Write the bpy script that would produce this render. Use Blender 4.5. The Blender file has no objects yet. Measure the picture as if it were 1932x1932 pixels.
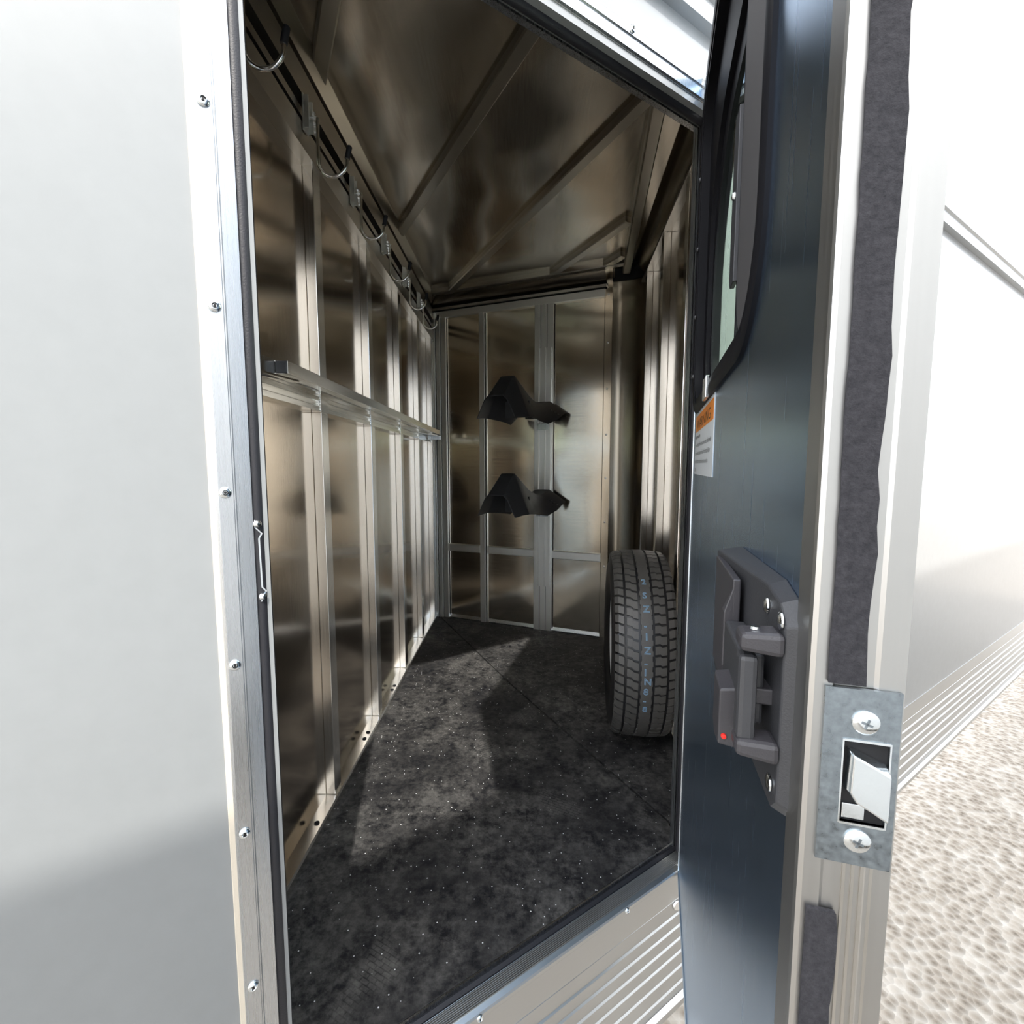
import bpy, math, random
from mathutils import Vector, Matrix
random.seed(7)
R = math.radians
scene = bpy.context.scene
col = scene.collection

# ------------------------------------------------------------------ camera
cam_d = bpy.data.cameras.new('camera'); cam = bpy.data.objects.new('camera', cam_d); col.objects.link(cam)
cam_d.sensor_width = 36.0; cam_d.lens = 905.0/1932.0*36.0; cam_d.clip_start = .01; cam_d.clip_end = 200
cam.location = (0, 0, .98); cam.rotation_euler = (R(90-5.428), 0, 0)
scene.camera = cam
# ------------------------------------------------------------------ world, sun, exposure
SUN_AZ, SUN_EL = R(-10.0), R(47.2)       # direction the light travels in plan, and its height
w = bpy.data.worlds.new('world'); scene.world = w; w.use_nodes = True
nt = w.node_tree; bg = nt.nodes['Background']
sky = nt.nodes.new('ShaderNodeTexSky'); sky.sky_type = 'NISHITA'; sky.sun_disc = False
sky.sun_elevation = SUN_EL; sky.sun_rotation = R(170); sky.air_density = 1.0; sky.dust_density = 3.5; sky.ozone_density = 1.2
mixs = nt.nodes.new('ShaderNodeMix'); mixs.data_type = 'RGBA'; mixs.inputs[0].default_value = .72
mixs.inputs[7].default_value = (7.3, 7.45, 7.7, 1)
nt.links.new(sky.outputs[0], mixs.inputs[6]); nt.links.new(mixs.outputs[2], bg.inputs[0]); bg.inputs[1].default_value = .36
sd = bpy.data.lights.new('sun', 'SUN'); so = bpy.data.objects.new('sun', sd); col.objects.link(so)
sd.energy = 2.7; sd.angle = R(.8); sd.color = (1, .96, .90)
tv = Vector((math.sin(SUN_AZ)*math.cos(SUN_EL), math.cos(SUN_AZ)*math.cos(SUN_EL), -math.sin(SUN_EL)))
so.rotation_euler = tv.to_track_quat('-Z', 'Y').to_euler(); so.location = (1.5, -4, 6)
vs = scene.view_settings; vs.view_transform = 'Standard'; vs.look = 'None'; vs.gamma = 1; vs.use_curve_mapping = False
vs.exposure = .85
try:
    scene.cycles.max_bounces = 14; scene.cycles.glossy_bounces = 10; scene.cycles.diffuse_bounces = 5
    scene.cycles.transmission_bounces = 8; scene.cycles.sample_clamp_indirect = 6
except Exception: pass

# ------------------------------------------------------------------ materials
def newmat(name):
    m = bpy.data.materials.new(name); m.use_nodes = True
    return m, m.node_tree.nodes, m.node_tree.links, m.node_tree.nodes['Principled BSDF']
def coords(N, L, scale=(1,1,1), rot=(0,0,0)):
    tc = N.new('ShaderNodeTexCoord'); mp = N.new('ShaderNodeMapping')
    mp.inputs['Scale'].default_value = scale; mp.inputs['Rotation'].default_value = rot
    L.new(tc.outputs['Object'], mp.inputs[0]); return mp.outputs[0]
def noise(N, L, vec, scale, detail=3, rough=.5):
    n = N.new('ShaderNodeTexNoise'); n.inputs['Scale'].default_value = scale; n.inputs['Detail'].default_value = detail
    n.inputs['Roughness'].default_value = rough; L.new(vec, n.inputs['Vector']); return n.outputs[0]
def ramp(N, L, fac, stops):
    r = N.new('ShaderNodeValToRGB'); e = r.color_ramp.elements
    while len(e) < len(stops): e.new(.5)
    for k, (p, c) in enumerate(stops):
        e[k].position = p; e[k].color = (c, c, c, 1) if not hasattr(c, '__len__') else (*c, 1)
    L.new(fac, r.inputs[0]); return r.outputs[0]
def metal(name, base, rough, brush=(70,70,1.2), amt=.10, wav=0.0, wavscale=2.0, var=.06):
    m, N, L, b = newmat(name)
    b.inputs['Metallic'].default_value = 1
    v = coords(N, L, brush)
    n = noise(N, L, v, 5, 4)
    r = ramp(N, L, n, [(.3, max(rough-amt/2, .02)), (.7, rough+amt/2)]); L.new(r, b.inputs['Roughness'])
    c = ramp(N, L, n, [(.25, tuple(x*(1-var) for x in base)), (.75, tuple(min(x*(1+var), 1) for x in base))]); L.new(c, b.inputs['Base Color'])
    bp = N.new('ShaderNodeBump'); bp.inputs['Strength'].default_value = .12; bp.inputs['Distance'].default_value = .0003
    L.new(n, bp.inputs['Height'])
    if wav:
        n2 = noise(N, L, coords(N, L, (1,1,1)), wavscale, 1)
        b2 = N.new('ShaderNodeBump'); b2.inputs['Strength'].default_value = 1; b2.inputs['Distance'].default_value = wav
        L.new(n2, b2.inputs['Height']); L.new(bp.outputs[0], b2.inputs['Normal']); L.new(b2.outputs[0], b.inputs['Normal'])
    elif brush[0] != brush[2]: L.new(bp.outputs[0], b.inputs['Normal'])
    return m
def plain(name, c, rough=.5, metallic=0, bump=0, bscale=400, spec=.5):
    m, N, L, b = newmat(name)
    b.inputs['Base Color'].default_value = (*c, 1); b.inputs['Roughness'].default_value = rough
    b.inputs['Metallic'].default_value = metallic; b.inputs['Specular IOR Level'].default_value = spec
    n = noise(N, L, coords(N, L), bscale, 2)
    cc = ramp(N, L, n, [(.3, tuple(x*.985 for x in c)), (.7, tuple(min(x*1.015, 1) for x in c))]); L.new(cc, b.inputs['Base Color'])
    if bump:
        bp = N.new('ShaderNodeBump'); bp.inputs['Strength'].default_value = .5; bp.inputs['Distance'].default_value = bump
        L.new(n, bp.inputs['Height']); L.new(bp.outputs[0], b.inputs['Normal'])
    return m
M = {}
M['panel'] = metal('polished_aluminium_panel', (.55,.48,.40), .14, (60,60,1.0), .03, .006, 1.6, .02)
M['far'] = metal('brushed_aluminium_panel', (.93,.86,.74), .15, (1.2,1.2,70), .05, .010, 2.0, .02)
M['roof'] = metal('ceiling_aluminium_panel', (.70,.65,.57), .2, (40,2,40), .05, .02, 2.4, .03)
M['alu'] = metal('extruded_aluminium', (.90,.89,.86), .20, (90,90,.6), .05, 0, 1, .02)
M['aluh'] = metal('extruded_aluminium_flat', (.88,.87,.84), .22, (3,3,120), .06, 0, 1, .02)
M['alud'] = metal('dull_aluminium', (.62,.60,.56), .32, (1.2,1.2,1.2), .03, 0, 1, .01)
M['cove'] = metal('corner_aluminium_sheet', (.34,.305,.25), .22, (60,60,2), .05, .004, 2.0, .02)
M['doorface'] = metal('blue_grey_aluminium_sheet', (.48,.65,.86), .26, (34,34,.8), .03, .004, 1.8, .015)
M['trim'] = metal('white_silver_trim', (.56,.58,.60), .28, (160,160,1.0), .06, 0, 1, .02)
M['edge'] = metal('door_edge_extrusion', (.50,.495,.48), .38, (60,60,.5), .05, 0, 1, .02)
M['chrome'] = metal('zinc_plated_steel', (.80,.84,.86), .16, (200,200,200), .08)
M['steel'] = metal('bare_steel_plate', (.30,.34,.37), .34, (60,60,60), .18, 0, 1, .2)
M['skirt'] = metal('ribbed_skirt_aluminium', (.54,.545,.54), .38, (3,3,120), .05, 0, 1, .02)
M['studf'] = metal('satin_aluminium_post', (.93,.93,.90), .42, (90,90,.6), .05, 0, 1, .02)
M['gap'] = M['alud']
M['weld'] = metal('weld_metal', (.9,.9,.88), .3, (400,400,400), .2)
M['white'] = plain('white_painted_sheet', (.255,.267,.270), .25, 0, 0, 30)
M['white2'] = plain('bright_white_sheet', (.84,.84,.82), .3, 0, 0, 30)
M['sealant'] = plain('beige_sealant', (.62,.56,.46), .6)
M['rubber'] = plain('black_rubber', (.018,.018,.022), .5, 0, .0006, 500)
M['plastic'] = plain('black_plastic', (.042,.043,.047), .45, 0, .0003, 900)
M['plasticg'] = plain('grey_black_plastic', (.045,.043,.048), .40, 0, .0003, 900)
M['frameblk'] = plain('black_window_frame', (.012,.012,.014), .45, spec=.06)
M['dark'] = plain('black_gap_filler', (.006,.006,.007), .7)
M['tread'] = plain('tyre_tread_rubber', (.095,.091,.084), .42, 0, .0008, 260)
M['tyre'] = plain('tyre_rubber', (.016,.016,.017), .38)
M['rim'] = plain('white_wheel_rim', (.75,.76,.76), .3)
M['paint'] = plain('pale_blue_marking', (.25,.42,.60), .6)
M['orange'] = plain('orange_sticker', (.95,.28,.01), .35)
M['paper'] = plain('white_sticker', (.80,.84,.86), .35)
M['ink'] = plain('black_ink', (.02,.02,.02), .5)
M['red'] = plain('red_dot', (.9,.03,.02), .4)
# foam weatherstrip
m, N, L, b = newmat('black_foam_strip'); n = noise(N, L, coords(N, L), 300, 6, .7)
c = ramp(N, L, n, [(.35, (.018,.018,.022)), (.75, (.05,.048,.055))]); L.new(c, b.inputs['Base Color']); b.inputs['Roughness'].default_value = .9
bp = N.new('ShaderNodeBump'); bp.inputs['Distance'].default_value = .0012; L.new(n, bp.inputs['Height']); L.new(bp.outputs[0], b.inputs['Normal']); M['foam'] = m
# mesh screen
m, N, L, b = newmat('grey_screen_mesh'); wv = N.new('ShaderNodeTexWave'); wv.inputs['Scale'].default_value = 260; wv.bands_direction = 'Z'
L.new(coords(N, L), wv.inputs[0]); c = ramp(N, L, wv.outputs[0], [(.3, (.035,.034,.035)), (.8, (.11,.105,.105))]); L.new(c, b.inputs['Base Color']); b.inputs['Roughness'].default_value = .7; M['mesh'] = m
# glass
m, N, L, b = newmat('green_tinted_glass'); b.inputs['Base Color'].default_value = (.80,.99,.84,1); b.inputs['Roughness'].default_value = .0
b.inputs['Transmission Weight'].default_value = 1; b.inputs['IOR'].default_value = 1.1; M['glass'] = m
# rubber floor mat: black, dusty patches, pale grit
m, N, L, b = newmat('dusty_rubber_mat')
v = coords(N, L)
n1 = noise(N, L, v, 3.0, 5, .62); n2 = noise(N, L, v, 45, 6, .75); n3 = noise(N, L, coords(N, L, (1,1,1), (0,0,.6)), 14, 6, .7)
a1 = ramp(N, L, n1, [(.40, 0.0), (.68, 1.0)]); a2 = ramp(N, L, n2, [(.42, 0.0), (.62, 1.0)]); a3 = ramp(N, L, n3, [(.42, 0.0), (.6, 1.0)])
def mth(op, x, y):
    q = N.new('ShaderNodeMath'); q.operation = op
    for k, z in enumerate((x, y)):
        if isinstance(z, (int, float)): q.inputs[k].default_value = z
        else: L.new(z, q.inputs[k])
    return q.outputs[0]
dust = mth('MULTIPLY', mth('ADD', mth('MULTIPLY', a1, .75), .25), mth('ADD', mth('MULTIPLY', a2, .55), mth('MULTIPLY', a3, .45)))
# boot prints: small blocks of a sole pattern where a noise mask says so
br = N.new('ShaderNodeTexBrick'); br.inputs['Scale'].default_value = 26; br.inputs['Mortar Size'].default_value = .03
br.inputs['Color1'].default_value = (1,1,1,1); br.inputs['Color2'].default_value = (.7,.7,.7,1); br.inputs['Mortar'].default_value = (0,0,0,1)
L.new(coords(N, L, (1,1,1), (0,0,.5)), br.inputs[0])
mask = ramp(N, L, noise(N, L, coords(N, L, (1.4,1,1)), 4.3, 1), [(.60, 0.0), (.66, 1.0)])
dust = mth('ADD', dust, mth('MULTIPLY', mth('MULTIPLY', br.outputs[0], mask), .28))
vo = N.new('ShaderNodeTexVoronoi'); vo.inputs['Scale'].default_value = 70; L.new(v, vo.inputs[0])
spk = ramp(N, L, vo.outputs['Distance'], [(.0, 1.0), (.085, 1.0), (.12, 0.0)])
vc = N.new('ShaderNodeSeparateColor'); L.new(vo.outputs['Color'], vc.inputs[0])
spk = mth('MULTIPLY', spk, mth('GREATER_THAN', vc.outputs[0], .55))
mx = N.new('ShaderNodeMix'); mx.data_type = 'RGBA'; mx.inputs[6].default_value = (.0075,.0078,.010,1); mx.inputs[7].default_value = (.175,.170,.158,1); L.new(dust, mx.inputs[0])
mx2 = N.new('ShaderNodeMix'); mx2.data_type = 'RGBA'; mx2.inputs[7].default_value = (.80,.82,.82,1); L.new(mx.outputs[2], mx2.inputs[6]); L.new(spk, mx2.inputs[0])
L.new(mx2.outputs[2], b.inputs['Base Color']); b.inputs['Roughness'].default_value = .62; b.inputs['Specular IOR Level'].default_value = .35
bp = N.new('ShaderNodeBump'); bp.inputs['Distance'].default_value = .002; bp.inputs['Strength'].default_value = .5; L.new(n2, bp.inputs['Height']); L.new(bp.outputs[0], b.inputs['Normal'])
M['mat'] = m
# gravel
m, N, L, b = newmat('pale_gravel'); v = coords(N, L)
vo = N.new('ShaderNodeTexVoronoi'); vo.inputs['Scale'].default_value = 42; L.new(v, vo.inputs[0]); n = noise(N, L, v, 7, 6, .7)
c = ramp(N, L, mth('ADD', mth('MULTIPLY', vo.outputs['Distance'], .6), mth('MULTIPLY', n, .5)), [(.2, (.20,.165,.125)), (.5, (.42,.37,.31)), (.8, (.60,.56,.50))]); L.new(c, b.inputs['Base Color'])
b.inputs['Roughness'].default_value = .95; bp = N.new('ShaderNodeBump'); bp.inputs['Distance'].default_value = .02; L.new(vo.outputs['Distance'], bp.inputs['Height']); L.new(bp.outputs[0], b.inputs['Normal']); M['gravel'] = m

# ------------------------------------------------------------------ mesh helpers
class Frame:
    """s runs along a wall, p stands off its face, z is up."""
    def __init__(self, o, d, n):
        self.o = Vector((*o, 0)); self.d = Vector((*d, 0)).normalized(); self.n = Vector((*n, 0)).normalized()
    def __call__(self, s, p, z): return self.o + self.d*s + self.n*p + Vector((0, 0, z))
class WorldFrame:
    def __call__(self, s, p, z): return Vector((s, p, z))
def dirv(a): return (math.sin(R(a)), math.cos(R(a)))
WF = WorldFrame()
LF = Frame((-.5566, 0), (.012, 1), (1, -.012))                     # left wall, s is depth
FF = Frame((-.410, 3.069), dirv(112.3), (-.3795, -.9252))          # far wall
RF = Frame((.554, 1.18), dirv(6.1), (-.9943, .1063))               # right wall
DF = Frame((.413, 1.159), dirv(56.3), (-.5548, .8320))             # door wall, +p is inside
HG = (.4145, 1.108)
GF = Frame(HG, (-.2857, -.9583), (-.9583, .2857))                  # open door, +p is its inner face
def wloc(o):
    l = Vector((0, 0, 0))
    while o is not None: l += o.location; o = o.parent
    return l
class MB:
    def __init__(self): self.v = []; self.f = []
    def add(self, vs_, fs_):
        k = len(self.v); self.v += [Vector(x) for x in vs_]; self.f += [tuple(i+k for i in f) for f in fs_]; return self
    def box(self, F, s0, s1, p0, p1, z0, z1):
        v = [F(s, p, z) for z in (z0, z1) for p in (p0, p1) for s in (s0, s1)]
        return self.add(v, [(0,2,3,1),(4,5,7,6),(0,1,5,4),(2,6,7,3),(0,4,6,2),(1,3,7,5)])
    def prism(self, a, b_):
        """two matching outlines (lists of points) joined and capped"""
        n = len(a); f = [(i, (i+1) % n, n+(i+1) % n, n+i) for i in range(n)]
        return self.add(list(a)+list(b_), f+[tuple(range(n))[::-1], tuple(range(n, 2*n))])
    def ext(self, F, prof, s0, s1):      # prof of (p, z)
        return self.prism([F(s0, p, z) for p, z in prof], [F(s1, p, z) for p, z in prof])
    def face(self, F, prof, p0, p1):     # prof of (s, z)
        return self.prism([F(s, p0, z) for s, z in prof], [F(s, p1, z) for s, z in prof])
    def ring(self, loops, cap=False):
        k = len(self.v); n = len(loops[0])
        for l in loops: self.v += [Vector(x) for x in l]
        for j in range(len(loops)-1):
            for i in range(n):
                self.f.append((k+j*n+i, k+j*n+(i+1) % n, k+(j+1)*n+(i+1) % n, k+(j+1)*n+i))
        if cap: self.f.append(tuple(k+i for i in range(n))[::-1]); self.f.append(tuple(k+(len(loops)-1)*n+i for i in range(n)))
        return self
    def tube(self, pts, r, n=10, cap=True):
        pts = [Vector(p) for p in pts]; loops = []
        up = Vector((0, 0, 1)); prev = None
        for i, p in enumerate(pts):
            t = (pts[min(i+1, len(pts)-1)]-pts[max(i-1, 0)]).normalized()
            x = t.cross(up) if prev is None else prev-t*prev.dot(t)
            if x.length < 1e-4: x = t.cross(Vector((1, 0, 0)))
            x.normalize(); y = t.cross(x); prev = x
            rr = r[i] if hasattr(r, '__len__') else r
            loops.append([p+x*rr*math.cos(2*math.pi*k/n)+y*rr*math.sin(2*math.pi*k/n) for k in range(n)])
        return self.ring(loops, cap)
    def disc(self, c, axis, prof, n=20):
        """lathe about axis at c, prof of (height, radius)"""
        a = Vector(axis).normalized(); x = a.cross(Vector((0, 0, 1)))
        if x.length < .1: x = a.cross(Vector((1, 0, 0)))
        x.normalize(); y = a.cross(x); c = Vector(c)
        return self.ring([[c+a*h+(x*math.cos(2*math.pi*k/n)+y*math.sin(2*math.pi*k/n))*r for k in range(n)] for h, r in prof], True)
    def build(self, name, mat, parent=None, bevel=0, smooth=False, origin=None):
        me = bpy.data.meshes.new(name)
        o3 = Vector(origin) if origin is not None else Vector((0, 0, 0))
        me.from_pydata([v-o3 for v in self.v], [], self.f); me.update()
        import bmesh
        bm = bmesh.new(); bm.from_mesh(me); bmesh.ops.recalc_face_normals(bm, faces=bm.faces); bm.to_mesh(me); bm.free()
        ob = bpy.data.objects.new(name, me); col.objects.link(ob); me.materials.append(M[mat] if isinstance(mat, str) else mat)
        ob.location = o3
        if smooth:
            for p in me.polygons: p.use_smooth = True
            try: me.set_sharp_from_angle(angle=R(38))
            except Exception: pass
        if parent is not None:
            ob.parent = parent; ob.location = o3-wloc(parent)
        if bevel:
            bv = ob.modifiers.new('bevel', 'BEVEL'); bv.width = bevel; bv.segments = 2; bv.limit_method = 'ANGLE'; bv.angle_limit = R(35)
        return ob
def empty(name, loc):
    e = bpy.data.objects.new(name, None); col.objects.link(e); e.location = loc; e.empty_display_size = .05; return e
def tag(o, label, cat, group=None):
    o['label'] = label; o['category'] = cat
    if group: o['group'] = group
    return o
def struct(o): o['kind'] = 'structure'; return o
def beads(Fr, s0, s1, z0, z1, p, n, r=.0035):
    mb = MB()
    for k in range(n):
        t = k/(n-1); c = Fr(s0+(s1-s0)*t, p, z0+(z1-z0)*t)
        mb.disc(c-Fr.n*r*.6, Fr.n, [(0, r), (r*.7, r*.95), (r*1.2, r*.5), (r*1.3, .0003)], 8)
    return mb

# ------------------------------------------------------------------ ground
g = MB().add([(-25,-25,-.52),(25,-25,-.52),(25,40,-.52),(-25,40,-.52),(-25,-25,-.7),(25,-25,-.7),(25,40,-.7),(-25,40,-.7)],
             [(0,1,2,3),(7,6,5,4),(0,4,5,1),(1,5,6,2),(2,6,7,3),(3,7,4,0)]).build('ground', 'gravel'); struct(g)

# ------------------------------------------------------------------ floor, ceiling and walls
CZ = 2.03
poly = [(-.57,.515), (.60,1.235), (.74,2.55), (.74,2.80), (.56,2.82), (-.56,3.24), (-.575,1.5)]
fl = MB().prism([Vector((x, y, -.045)) for x, y in poly], [Vector((x, y, -.012)) for x, y in poly]).build('floor', 'alud'); struct(fl)
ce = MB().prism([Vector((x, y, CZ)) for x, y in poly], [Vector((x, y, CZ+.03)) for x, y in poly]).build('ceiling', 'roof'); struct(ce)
# roof bows and the perimeter strips, all welded to the roof
def strip(a, b_, wd, z0, z1, name='roof_bow', mat='alud'):
    a = Vector((*a, 0)); b_ = Vector((*b_, 0)); d = (b_-a).normalized(); n = Vector((d.y, -d.x, 0))
    F = Frame((a.x, a.y), (d.x, d.y), (n.x, n.y)); ln = (b_-a).length
    mb = MB().ext(F, [(-wd/2, z1), (-wd/2, z0+.004), (-wd/2+.004, z0), (wd/2-.004, z0), (wd/2, z0+.004), (wd/2, z1)], 0, ln)
    return mb.build(name, mat, ce)
M['bow'] = metal('roof_bow_aluminium', (.60,.57,.51), .30, (1,1,1), .03, 0, 1, .01)
strip((-.525,1.40), (-.33,1.03), .042, 2.006, CZ, mat='bow')
strip((-.50,2.245), (.19,.99), .042, 2.006, CZ, mat='bow')
strip((-.41,3.045), (.385,1.455), .042, 2.006, CZ, mat='bow')
strip((.165,2.815), (.497,2.135), .042, 2.006, CZ, mat='bow')
strip((.435,2.70), (.55,2.465), .042, 2.006, CZ, mat='bow')
strip((.60,2.62), (.375,1.20), .040, 1.985, CZ, 'roof_rail', 'bow')
o = strip((-.475,2.985), (.585,2.555), .036, 2.004, CZ, 'roof_rail', 'bow')
# left wall
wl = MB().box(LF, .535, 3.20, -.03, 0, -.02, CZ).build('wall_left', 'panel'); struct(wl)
for s in (.875, 1.313, 1.755, 2.195, 2.60):
    MB().box(LF, s, s+.045, 0, .027, .03, 1.125).build('stud', 'alu', wl, .0015)
    MB().box(LF, s, s+.045, 0, .027, 1.125, 1.755).build('stud', 'alu', wl, .0015)
    beads(LF, s+.004, s+.041, .033, .033, .024, 7, .003).build('weld_bead', 'weld', wl)
    beads(LF, s-.001, s-.001, 1.13, 1.19, .024, 9, .0028).build('weld_bead', 'weld', wl)
MB().box(LF, 2.98, 3.09, 0, .03, .0, 1.755).build('stud', 'alu', wl, .0015)
br_ = MB().ext(LF, [(0,-.005), (.036,-.005), (.036,.022), (.033,.028), (0,.030)], .56, 3.09).build('bottom_rail', 'aluh', wl)
for s in (1.20, 1.60, 1.64, 1.97, 2.01):
    MB().disc(LF(s, .020, .0305), (0,0,1), [(-.002,.0068), (.0006,.0068), (.0007,.006)], 14).build('drain_hole', 'dark', wl)
for a, b_ in ((.56, .875), (.92, 1.313), (1.358, 1.755), (1.80, 2.195), (2.24, 2.60), (2.645, 2.98)):
    MB().ext(LF, [(0,1.128), (.024,1.128), (.024,1.140), (.020,1.143), (.020,1.153), (.024,1.156), (.024,1.166), (.020,1.169), (.020,1.178), (.024,1.181), (.024,1.192), (0,1.192)], a, b_).build('middle_rail', 'aluh', wl)
tr = MB().ext(LF, [(0,1.752), (.034,1.752), (.034,1.786), (.028,1.790), (.028,1.820), (0,1.820)], .56, 3.10).build('top_rail', 'alud', wl)
MB().ext(LF, [(0,1.842), (.022,1.842), (.022,1.862), (0,1.862)], .56, 3.10).build('top_rail', 'bow', wl)
MB().ext(LF, [(0,1.885), (.030,1.885), (.030,1.925), (.024,1.929), (.024,1.960), (0,1.965)], .56, 3.10).build('top_rail', 'bow', wl)
MB().ext(LF, [(0,1.975), (.026,1.975), (.040,CZ-.004), (.040,CZ), (0,CZ)], .56, 3.05).build('top_rail', 'bow', wl)
MB().box(LF, .56, 3.1, 0, .006, 1.82, 1.975).build('rail_backing', 'dark', wl)
# far wall
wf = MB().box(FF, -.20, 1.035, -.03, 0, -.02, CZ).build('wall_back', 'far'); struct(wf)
MB().box(FF, -.115, -.062, 0, .034, -.01, 1.925).build('corner_post', 'studf', wf, .002)
MB().box(FF, -.058, -.030, 0, .026, -.01, 1.91).build('corner_post', 'studf', wf, .002)
MB().box(FF, -.027, .006, 0, .018, -.01, 1.90).build('corner_post', 'studf', wf, .002)
MB().box(FF, .2336, .270, 0, .016, -.01, 1.90).build('stud', 'studf', wf, .002)
MB().box(FF, .276, .281, 0, .010, -.01, 1.89).build('stud_lip', 'studf', wf, .001)
post = MB()
for a, b_ in ((.590, .6265), (.6285, .664), (.666, .704)): post.box(FF, a, b_, 0, .018, -.01, 1.90)
post.build('centre_post', 'studf', wf, .0015)
ch = MB().ext  # saddle rack channel over the post
cp = MB()
prof = [(.600,.018), (.600,.034), (.622,.034), (.624,.026), (.642,.026), (.644,.034), (.660,.034), (.662,.026), (.670,.026), (.672,.034), (.694,.034), (.694,.018)]
cp.prism([FF(s, p, .27) for s, p in prof], [FF(s, p, 1.65) for s, p in prof]); rackrail = cp.build('rack_channel', 'studf', wf)
for s in (.600, .694):
    for z0, z1 in ((.30, .42), (.90, 1.00), (1.48, 1.63)):
        beads(FF, s, s, z0, z1, .020, 16, .0042).build('weld_bead', 'weld', wf)
for s in (.615, .652):
    beads(FF, s, s, 1.83, 1.89, .018, 7, .004).build('weld_bead', 'weld', wf)
for s0, s1 in ((-.06, 0), (.236, .268), (.592, .702)):
    beads(FF, s0, s1, 1.899, 1.899, .016, 9, .0036).build('weld_bead', 'weld', wf)
for a, b_, n in ((.008, .2336, 1), (.285, .590, 1), (.704, .990, 1)):
    MB().ext(FF, [(0,.440), (.014,.440), (.016,.443), (.016,.482), (.013,.486), (0,.487)], a, b_).build('middle_rail', 'studf', wf)
    beads(FF, a+.003, a+.003, .442, .485, .014, 7, .0035).build('weld_bead', 'weld', wf)
    beads(FF, b_-.003, b_-.003, .442, .485, .014, 7, .0035).build('weld_bead', 'weld', wf)
    MB().ext(FF, [(0,0), (.008,0), (.008,.004), (0,.022)], a, b_).build('bottom_lip', 'trim', wf)
MB().ext(FF, [(0,1.893), (.020,1.893), (.020,1.930), (0,1.932)], -.115, .992).build('top_rail', 'studf', wf, .001)
MB().ext(FF, [(0,1.940), (.026,1.938), (.026,1.952), (0,1.952)], -.115, 1.00).build('top_rail', 'alud', wf)
MB().box(FF, -.115, 1.0, 0, .012, 1.930, 1.964).build('rail_backing', 'dark', wf)
for q0, q1 in ((-.030,-.027), (.006,.0085), (.270,.2725), (.704,.7075), (.6262,.6288), (.6638,.6662), (.5870,.590), (-.062,-.058), (.987,.990)):
    MB().box(FF, q0, q1, 0, .003 if not .6 < q0 < .69 else .0182, 0, 1.892).build('shadow_gap', 'dark', wf)
cv = [(.004,1.962), (.024,1.968), (.048,1.982), (.066,2.000), (.074,2.012), (.080,2.012), (.080,CZ), (0,CZ), (0,1.962)]
MB().ext(FF, cv, -.115, 1.0).build('roof_cove', 'cove', wf, 0, True)
MB().box(FF, .990, 1.032, .0, .012, -.005, 1.935).build('cover_strip', 'far', wf, .002)
for z in (1.900, 1.649, 1.403, 1.155, .915, .668, .416):
    MB().disc(FF(1.010, .012, z), FF.n, [(0,.006), (.003,.0055), (.0045,.003), (.0048,.0005)], 12).build('screw', 'chrome', wf)
# the far right corner: a bowed sheet
ctr = [FF(1.030, 0.003, 0), Vector((.585,2.668,0)), Vector((.632,2.645,0)), Vector((.672,2.615,0)), RF(1.400, .003, 0)]
pts = []
for i in range(17):
    t = i/16*(len(ctr)-1); k = min(int(t), len(ctr)-2); u = t-k
    p0 = ctr[max(k-1, 0)]; p1 = ctr[k]; p2 = ctr[k+1]; p3 = ctr[min(k+2, len(ctr)-1)]
    pts.append(.5*((2*p1)+(-p0+p2)*u+(2*p0-5*p1+4*p2-p3)*u*u+(-p0+3*p1-3*p2+p3)*u**3))
out = [p+Vector((.02,.03,0)) for p in reversed(pts)]
pl_ = pts+out
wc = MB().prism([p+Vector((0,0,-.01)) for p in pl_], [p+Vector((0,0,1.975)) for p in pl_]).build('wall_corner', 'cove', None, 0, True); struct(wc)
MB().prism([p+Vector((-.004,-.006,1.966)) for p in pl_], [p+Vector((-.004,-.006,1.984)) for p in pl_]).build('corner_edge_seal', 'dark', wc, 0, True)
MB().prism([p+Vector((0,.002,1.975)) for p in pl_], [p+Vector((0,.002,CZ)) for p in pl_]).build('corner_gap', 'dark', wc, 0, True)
# right wall
wr = MB().box(RF, 0.02, 1.43, -.03, 0, -.02, CZ).build('wall_right', 'panel'); struct(wr)
MB().box(RF, 1.262, 1.305, 0, .030, -.005, 1.925).build('stud', 'alu', wr, .0015)
MB().box(RF, .862, .905, 0, .030, -.005, 1.925).build('stud', 'alu', wr, .0015)
MB().box(RF, .462, .505, 0, .030, -.005, 1.925).build('stud', 'alu', wr, .0015)
for s in (.862, 1.262): beads(RF, s+.004, s+.040, 1.922, 1.922, .028, 6, .003).build('weld_bead', 'weld', wr)
for s in (1.262, .862): beads(RF, s, s, 1.925, 1.925, .015, 2, .003).build('weld_bead', 'weld', wr)
for z in (1.90, 1.66, 1.42, 1.18, .93, .69, .44):
    MB().disc(RF(1.322, 0, z), RF.n, [(0,.005), (.003,.0045), (.004,.0005)], 10).build('screw', 'chrome', wr)
MB().ext(RF, [(0,1.925), (.034,1.925), (.034,1.938), (.018,1.948), (0,1.950)], 0.1, 1.40).build('top_rail', 'alud', wr)
MB().ext(RF, [(0,1.951), (.012,1.953), (.040,1.972), (.066,2.000), (.078,CZ), (0,CZ)], .1, 1.36).build('roof_cove', 'cove', wr, 0, True)
MB().ext(RF, [(0,-.005), (.030,-.005), (.030,.026), (0,.030)], .1, 1.40).build('bottom_rail', 'aluh', wr)

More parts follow.
